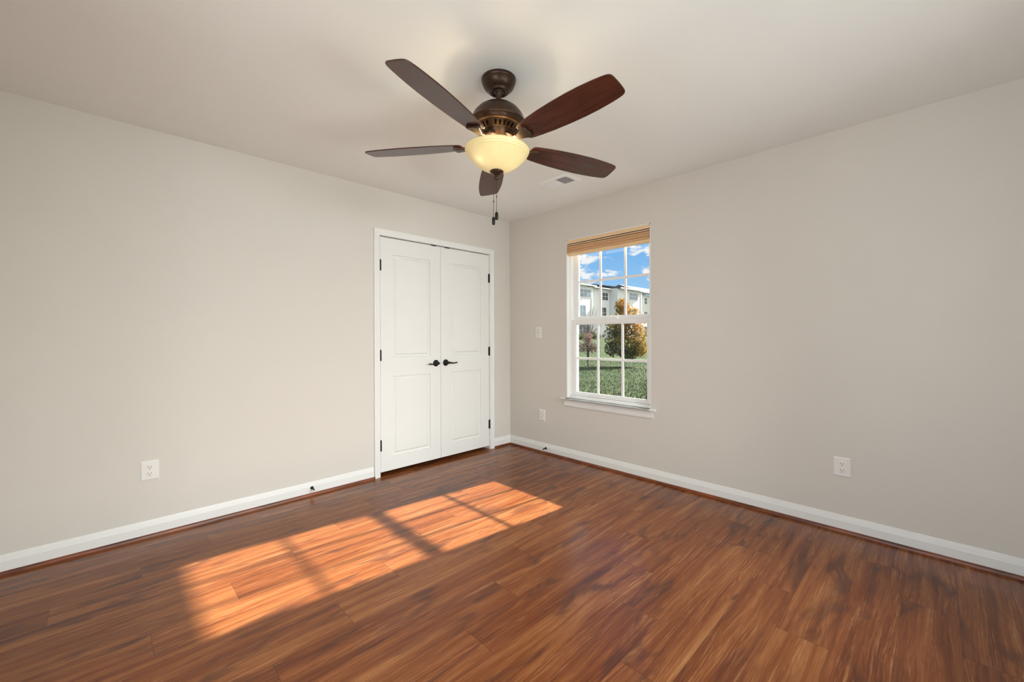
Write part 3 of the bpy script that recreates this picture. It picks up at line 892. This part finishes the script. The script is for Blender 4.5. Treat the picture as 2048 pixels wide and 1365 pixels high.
def leaves(name, material, parent, n_, sampler, size, seed):
    rg = random.Random(seed)
    v = []; f = []
    for i in range(n_):
        p = Vector(sampler(rg))
        s = size * rg.uniform(0.6, 1.3)
        u = Vector((rg.gauss(0, 1), rg.gauss(0, 1), rg.gauss(0, 1))).normalized()
        w_ = u.orthogonal().normalized()
        u2 = u.cross(w_)
        b = len(v)
        v += [p - w_ * s * 0.5, p + u2 * s * 0.38, p + w_ * s * 0.6, p - u2 * s * 0.38]
        f.append((b, b + 1, b + 2, b + 3))
    return MB().add(v, f).build(name, material, parent)

def tree(name, label, cat, x_, y_, h_, trunk_r, trunk_h, crown, n_leaf, leaf_size, lmat, seed, twigs=14):
    """crown: list of (dx, dy, z, rx, rz) blobs in the tree's own frame"""
    z0 = gz(x_, y_)
    root = empty(name, (x_, y_, z0))
    rg = random.Random(seed)
    m = MB()
    m.tube([(0, 0, -0.05), (0.02, 0.01, trunk_h * 0.5), (0.0, 0.03, trunk_h), (0.03, 0.0, h_ * 0.8)], [trunk_r * 1.3, trunk_r, trunk_r * 0.8, trunk_r * 0.25], 9)
    for i in range(twigs):
        c = rg.choice(crown)
        z1 = rg.uniform(trunk_h * 0.8, h_ * 0.6)
        e = (c[0] + rg.uniform(-0.8, 0.8) * c[3], c[1] + rg.uniform(-0.8, 0.8) * c[3], c[2] + rg.uniform(-0.2, 0.8) * c[4])
        m.tube([(0, 0, z1), (e[0] * 0.4, e[1] * 0.4, z1 + (e[2] - z1) * 0.55), e], [trunk_r * 0.42, trunk_r * 0.25, trunk_r * 0.07], 6)
    m.build('trunk', M_BARK, root)
    if n_leaf:
        def samp(rg_):
            c = rg_.choice(crown)
            q_ = Vector((rg_.gauss(0, 1), rg_.gauss(0, 1), rg_.gauss(0, 1))).normalized() * (rg_.random() ** 0.4)
            return (c[0] + q_.x * c[3], c[1] + q_.y * c[3], c[2] + q_.z * c[4])
        leaves('foliage', lmat, root, n_leaf, samp, leaf_size, seed + 1)
    return tag(root, label, cat)
tree('maple_tree', 'bushy maple with orange and green leaves outside the window', 'tree', 14.78, 7.33, 3.2, 0.055, 0.5,
     [(-0.05, 0.05, 2.92, 0.36, 0.40), (0.1, -0.15, 2.45, 0.66, 0.50), (0.25, -0.35, 2.05, 0.60, 0.5), (-0.15, 0.25, 1.95, 0.58, 0.5), (0.35, -0.55, 1.45, 0.60, 0.5), (-0.2, 0.35, 1.45, 0.62, 0.5),
      (0.1, -0.1, 1.0, 0.75, 0.55), (-0.25, 0.40, 0.85, 0.45, 0.40), (0.40, -0.60, 0.85, 0.5, 0.40), (0.0, 0.0, 1.9, 0.6, 0.7), (0.1, -0.2, 0.62, 0.45, 0.32)], 9000, 0.085, M_MAPLE, 11)
tree('plum_tree', 'small purple leaved tree near the left panes of the window', 'tree', 13.4, 8.45, 1.9, 0.030, 0.45,
     [(0, 0, 1.0, 0.34, 0.35), (0.2, -0.25, 0.85, 0.3, 0.25), (-0.2, 0.25, 0.9, 0.3, 0.25), (0, 0, 1.35, 0.25, 0.35)], 1500, 0.055, M_PURPLE, 21, 26)
# leafless upright tree behind the plum
bx_, by_ = 17.2, 11.1
root = empty('bare_tree', (bx_, by_, gz(bx_, by_)))
rg = random.Random(5)
m = MB()
m.tube([(0, 0, -0.05), (0.02, 0, 0.8), (0, 0.02, 1.5)], [0.05, 0.042, 0.035], 8)
for i in range(34):
    a = rg.uniform(0, 2 * PI); r_ = rg.uniform(0.25, 0.95); zt_ = rg.uniform(2.1, 3.9 - 0.9 * r_)
    z1 = rg.uniform(0.9, 1.5)
    m.tube([(0, 0, z1), (r_ * 0.45 * math.cos(a), r_ * 0.45 * math.sin(a), z1 + (zt_ - z1) * 0.45), (r_ * 0.8 * math.cos(a), r_ * 0.8 * math.sin(a), z1 + (zt_ - z1) * 0.8), (r_ * math.cos(a), r_ * math.sin(a), zt_)],
           [0.017, 0.011, 0.007, 0.003], 5)
m.build('branches', M_BARK, root)
tag(root, 'leafless upright tree with thin branches before the left townhouse', 'tree')

# ---- townhouses across the lawn; every facade faces -Y
GH = 0.2
def house_window(parent, xa, xb, za, zb, yf, n_sash, gm):
    m = MB()
    fwid = 0.09
    m.box((xa - fwid, yf - 0.05, za - fwid), (xb + fwid, yf, zb + fwid))
    wf = m.build('window', M_EXTRIM, parent)
    m = MB()
    wd = (xb - xa - 0.12 * (n_sash - 1)) / n_sash
    for i in range(n_sash):
        x_ = xa + i * (wd + 0.12)
        zm = 0.5 * (za + zb)
        m.box((x_, yf - 0.065, za), (x_ + wd, yf - 0.045, zm - 0.03)); m.box((x_, yf - 0.065, zm + 0.03), (x_ + wd, yf - 0.045, zb))
    m.build('pane', gm, wf)
def roof_plane(m, x0, x1, ya, za, yb, zb, t=0.18):
    m.add([(x0, ya, za), (x1, ya, za), (x1, yb, zb), (x0, yb, zb), (x0, ya, za - t), (x1, ya, za - t), (x1, yb, zb - t), (x0, yb, zb - t)],
          [(0, 1, 2, 3), (4, 5, 6, 7), (0, 1, 5, 4), (1, 2, 6, 5), (2, 3, 7, 6), (3, 0, 4, 7)])
# left house with a set back bay on its right
t1 = empty('townhouse'); tag(t1, 'left white townhouse with triple window and set back bay', 'house')
MB().box((44.0, 39.2, GH), (58.25, 48.0, 9.72)).build('wall', M_SIDE_W, t1)
w2 = MB().box((58.25, 39.75, GH), (64.4, 48.0, 9.62)).build('bay_wall', M_SIDE_W, t1)
MB().box((58.05, 39.14, GH), (58.32, 39.30, 9.72)).build('corner_board', M_EXTRIM, t1)
MB().box((64.24, 39.60, GH), (64.36, 39.75, 9.55)).build('downspout', M_EXTRIM, t1)
m = MB(); roof_plane(m, 43.0, 58.9, 38.6, 9.86, 44.0, 11.15); roof_plane(m, 43.0, 64.4, 44.0, 11.15, 49.5, 9.9)
m.build('roof', M_ROOF, t1)
m = MB(); roof_plane(m, 56.6, 64.4, 39.05, 9.76, 44.0, 10.75, 0.14)
m.build('bay_roof', M_ROOFDARK, t1)
m = MB(); m.box((43.0, 38.55, 9.66), (58.7, 38.68, 9.86)); m.box((58.3, 39.0, 9.56), (64.4, 39.12, 9.74)); m.build('gutter', M_EXTRIM, t1)
house_window(t1, 54.65, 57.75, 7.75, 9.05, 39.2, 3, M_HGLASS)
house_window(t1, 62.2, 63.95, 7.6, 8.95, 39.75, 2, M_HGLASSD)
house_window(t1, 54.4, 56.2, 4.4, 6.25, 39.2, 2, M_HGLASS)
house_window(t1, 61.3, 63.4, 4.2, 6.2, 39.75, 2, M_HGLASSD)
house_window(t1, 54.4, 57.2, 0.9, 3.1, 39.2, 3, M_HGLASSD)
# middle house
t2 = empty('townhouse'); tag(t2, 'middle white townhouse behind the maple, triple window under the eave', 'house')
MB().box((64.5, 38.05, GH), (73.45, 48.0, 9.78)).build('wall', M_SIDE_SHADE, t2)
MB().box((64.5, 38.00, GH), (73.46, 38.06, 9.76)).build('front_wall', M_SIDE_W, t2)
MB().box((73.2, 37.94, GH), (73.5, 38.02, 9.76)).build('corner_board', M_EXTRIM, t2)
m = MB(); roof_plane(m, 64.45, 74.2, 37.3, 9.92, 43.5, 11.1); roof_plane(m, 64.45, 74.2, 43.5, 11.1, 49.5, 9.9)
m.build('roof', M_ROOF, t2)
m = MB(); m.box((64.45, 37.24, 9.70), (74.3, 37.38, 9.92)); m.build('gutter', M_EXTRIM, t2)
house_window(t2, 68.75, 71.85, 7.95, 9.25, 38.0, 3, M_HGLASS)
house_window(t2, 69.0, 71.5, 4.5, 6.3, 38.0, 2, M_HGLASSD)
house_window(t2, 66.0, 67.5, 0.9, 3.0, 38.0, 1, M_HGLASSD)
# right house
t3 = empty('townhouse'); tag(t3, 'right tan townhouse at the right edge of the window', 'house')
MB().box((77.1, 40.0, GH), (92.0, 50.0, 9.55)).build('wall', M_SIDE_T, t3)
m = MB(); m.box((76.6, 39.3, 9.62), (92.5, 39.45, 9.95)); m.build('gutter', M_ROOFDARK, t3)
m = MB(); roof_plane(m, 76.6, 92.5, 39.35, 9.98, 45.0, 12.1); roof_plane(m, 76.6, 92.5, 45.0, 12.1, 50.6, 9.98)
m.build('roof', M_ROOF, t3)
house_window(t3, 78.3, 79.4, 7.7, 8.95, 40.0, 1, M_HGLASSD)
house_window(t3, 78.2, 79.5, 4.6, 6.0, 40.0, 1, M_HGLASSD)
house_window(t3, 78.2, 79.5, 1.0, 2.9, 40.0, 1, M_HGLASSD)
# low shrubs along the foot of the houses
sh_proto = None
for i, (sx_, sy_, sc_, lab) in enumerate(((47.0, 33.5, 1.0, 'low green shrub before the left townhouse, left of the plum tree'), (52.5, 35.0, 1.2, 'low green shrub before the set back bay'),
                                   (58.5, 34.0, 1.1, 'low green shrub right of the maple, before the middle townhouse'))):
    if sh_proto is None:
        r0 = empty('shrub')
        cr = [(0, 0, 0.5, 0.8, 0.5), (0.7, 0, 0.4, 0.7, 0.4), (-0.7, 0.1, 0.4, 0.7, 0.4)]
        def samp(rg_):
            c = rg_.choice(cr)
            q_ = Vector((rg_.gauss(0, 1), rg_.gauss(0, 1), rg_.gauss(0, 1))).normalized() * (rg_.random() ** 0.4)
            return (c[0] + q_.x * c[3], c[1] + q_.y * c[3], max(0.02, c[2] + q_.z * c[4]))
        leaves('foliage', M_SHRUB, r0, 900, samp, 0.16, 33)
        m = MB()
        for q_ in range(6):
            a = q_ * 1.05
            m.tube([(0, 0, -0.05), (0.3 * math.cos(a), 0.2 * math.sin(a), 0.3), (0.6 * math.cos(a), 0.4 * math.sin(a), 0.6)], [0.03, 0.02, 0.01], 5)
        m.build('stem', M_BARK, r0)
        sh_proto = r0; r = r0
    else:
        r = sh_proto.copy(); COL.objects.link(r)
        for ch in list(sh_proto.children):
            c = ch.copy(); COL.objects.link(c); c.parent = r
    r.location = (sx_, sy_, gz(sx_, sy_)); r.scale = (sc_, sc_, sc_)
    tag(r, lab, 'shrub', 'shrubs before the townhouses')
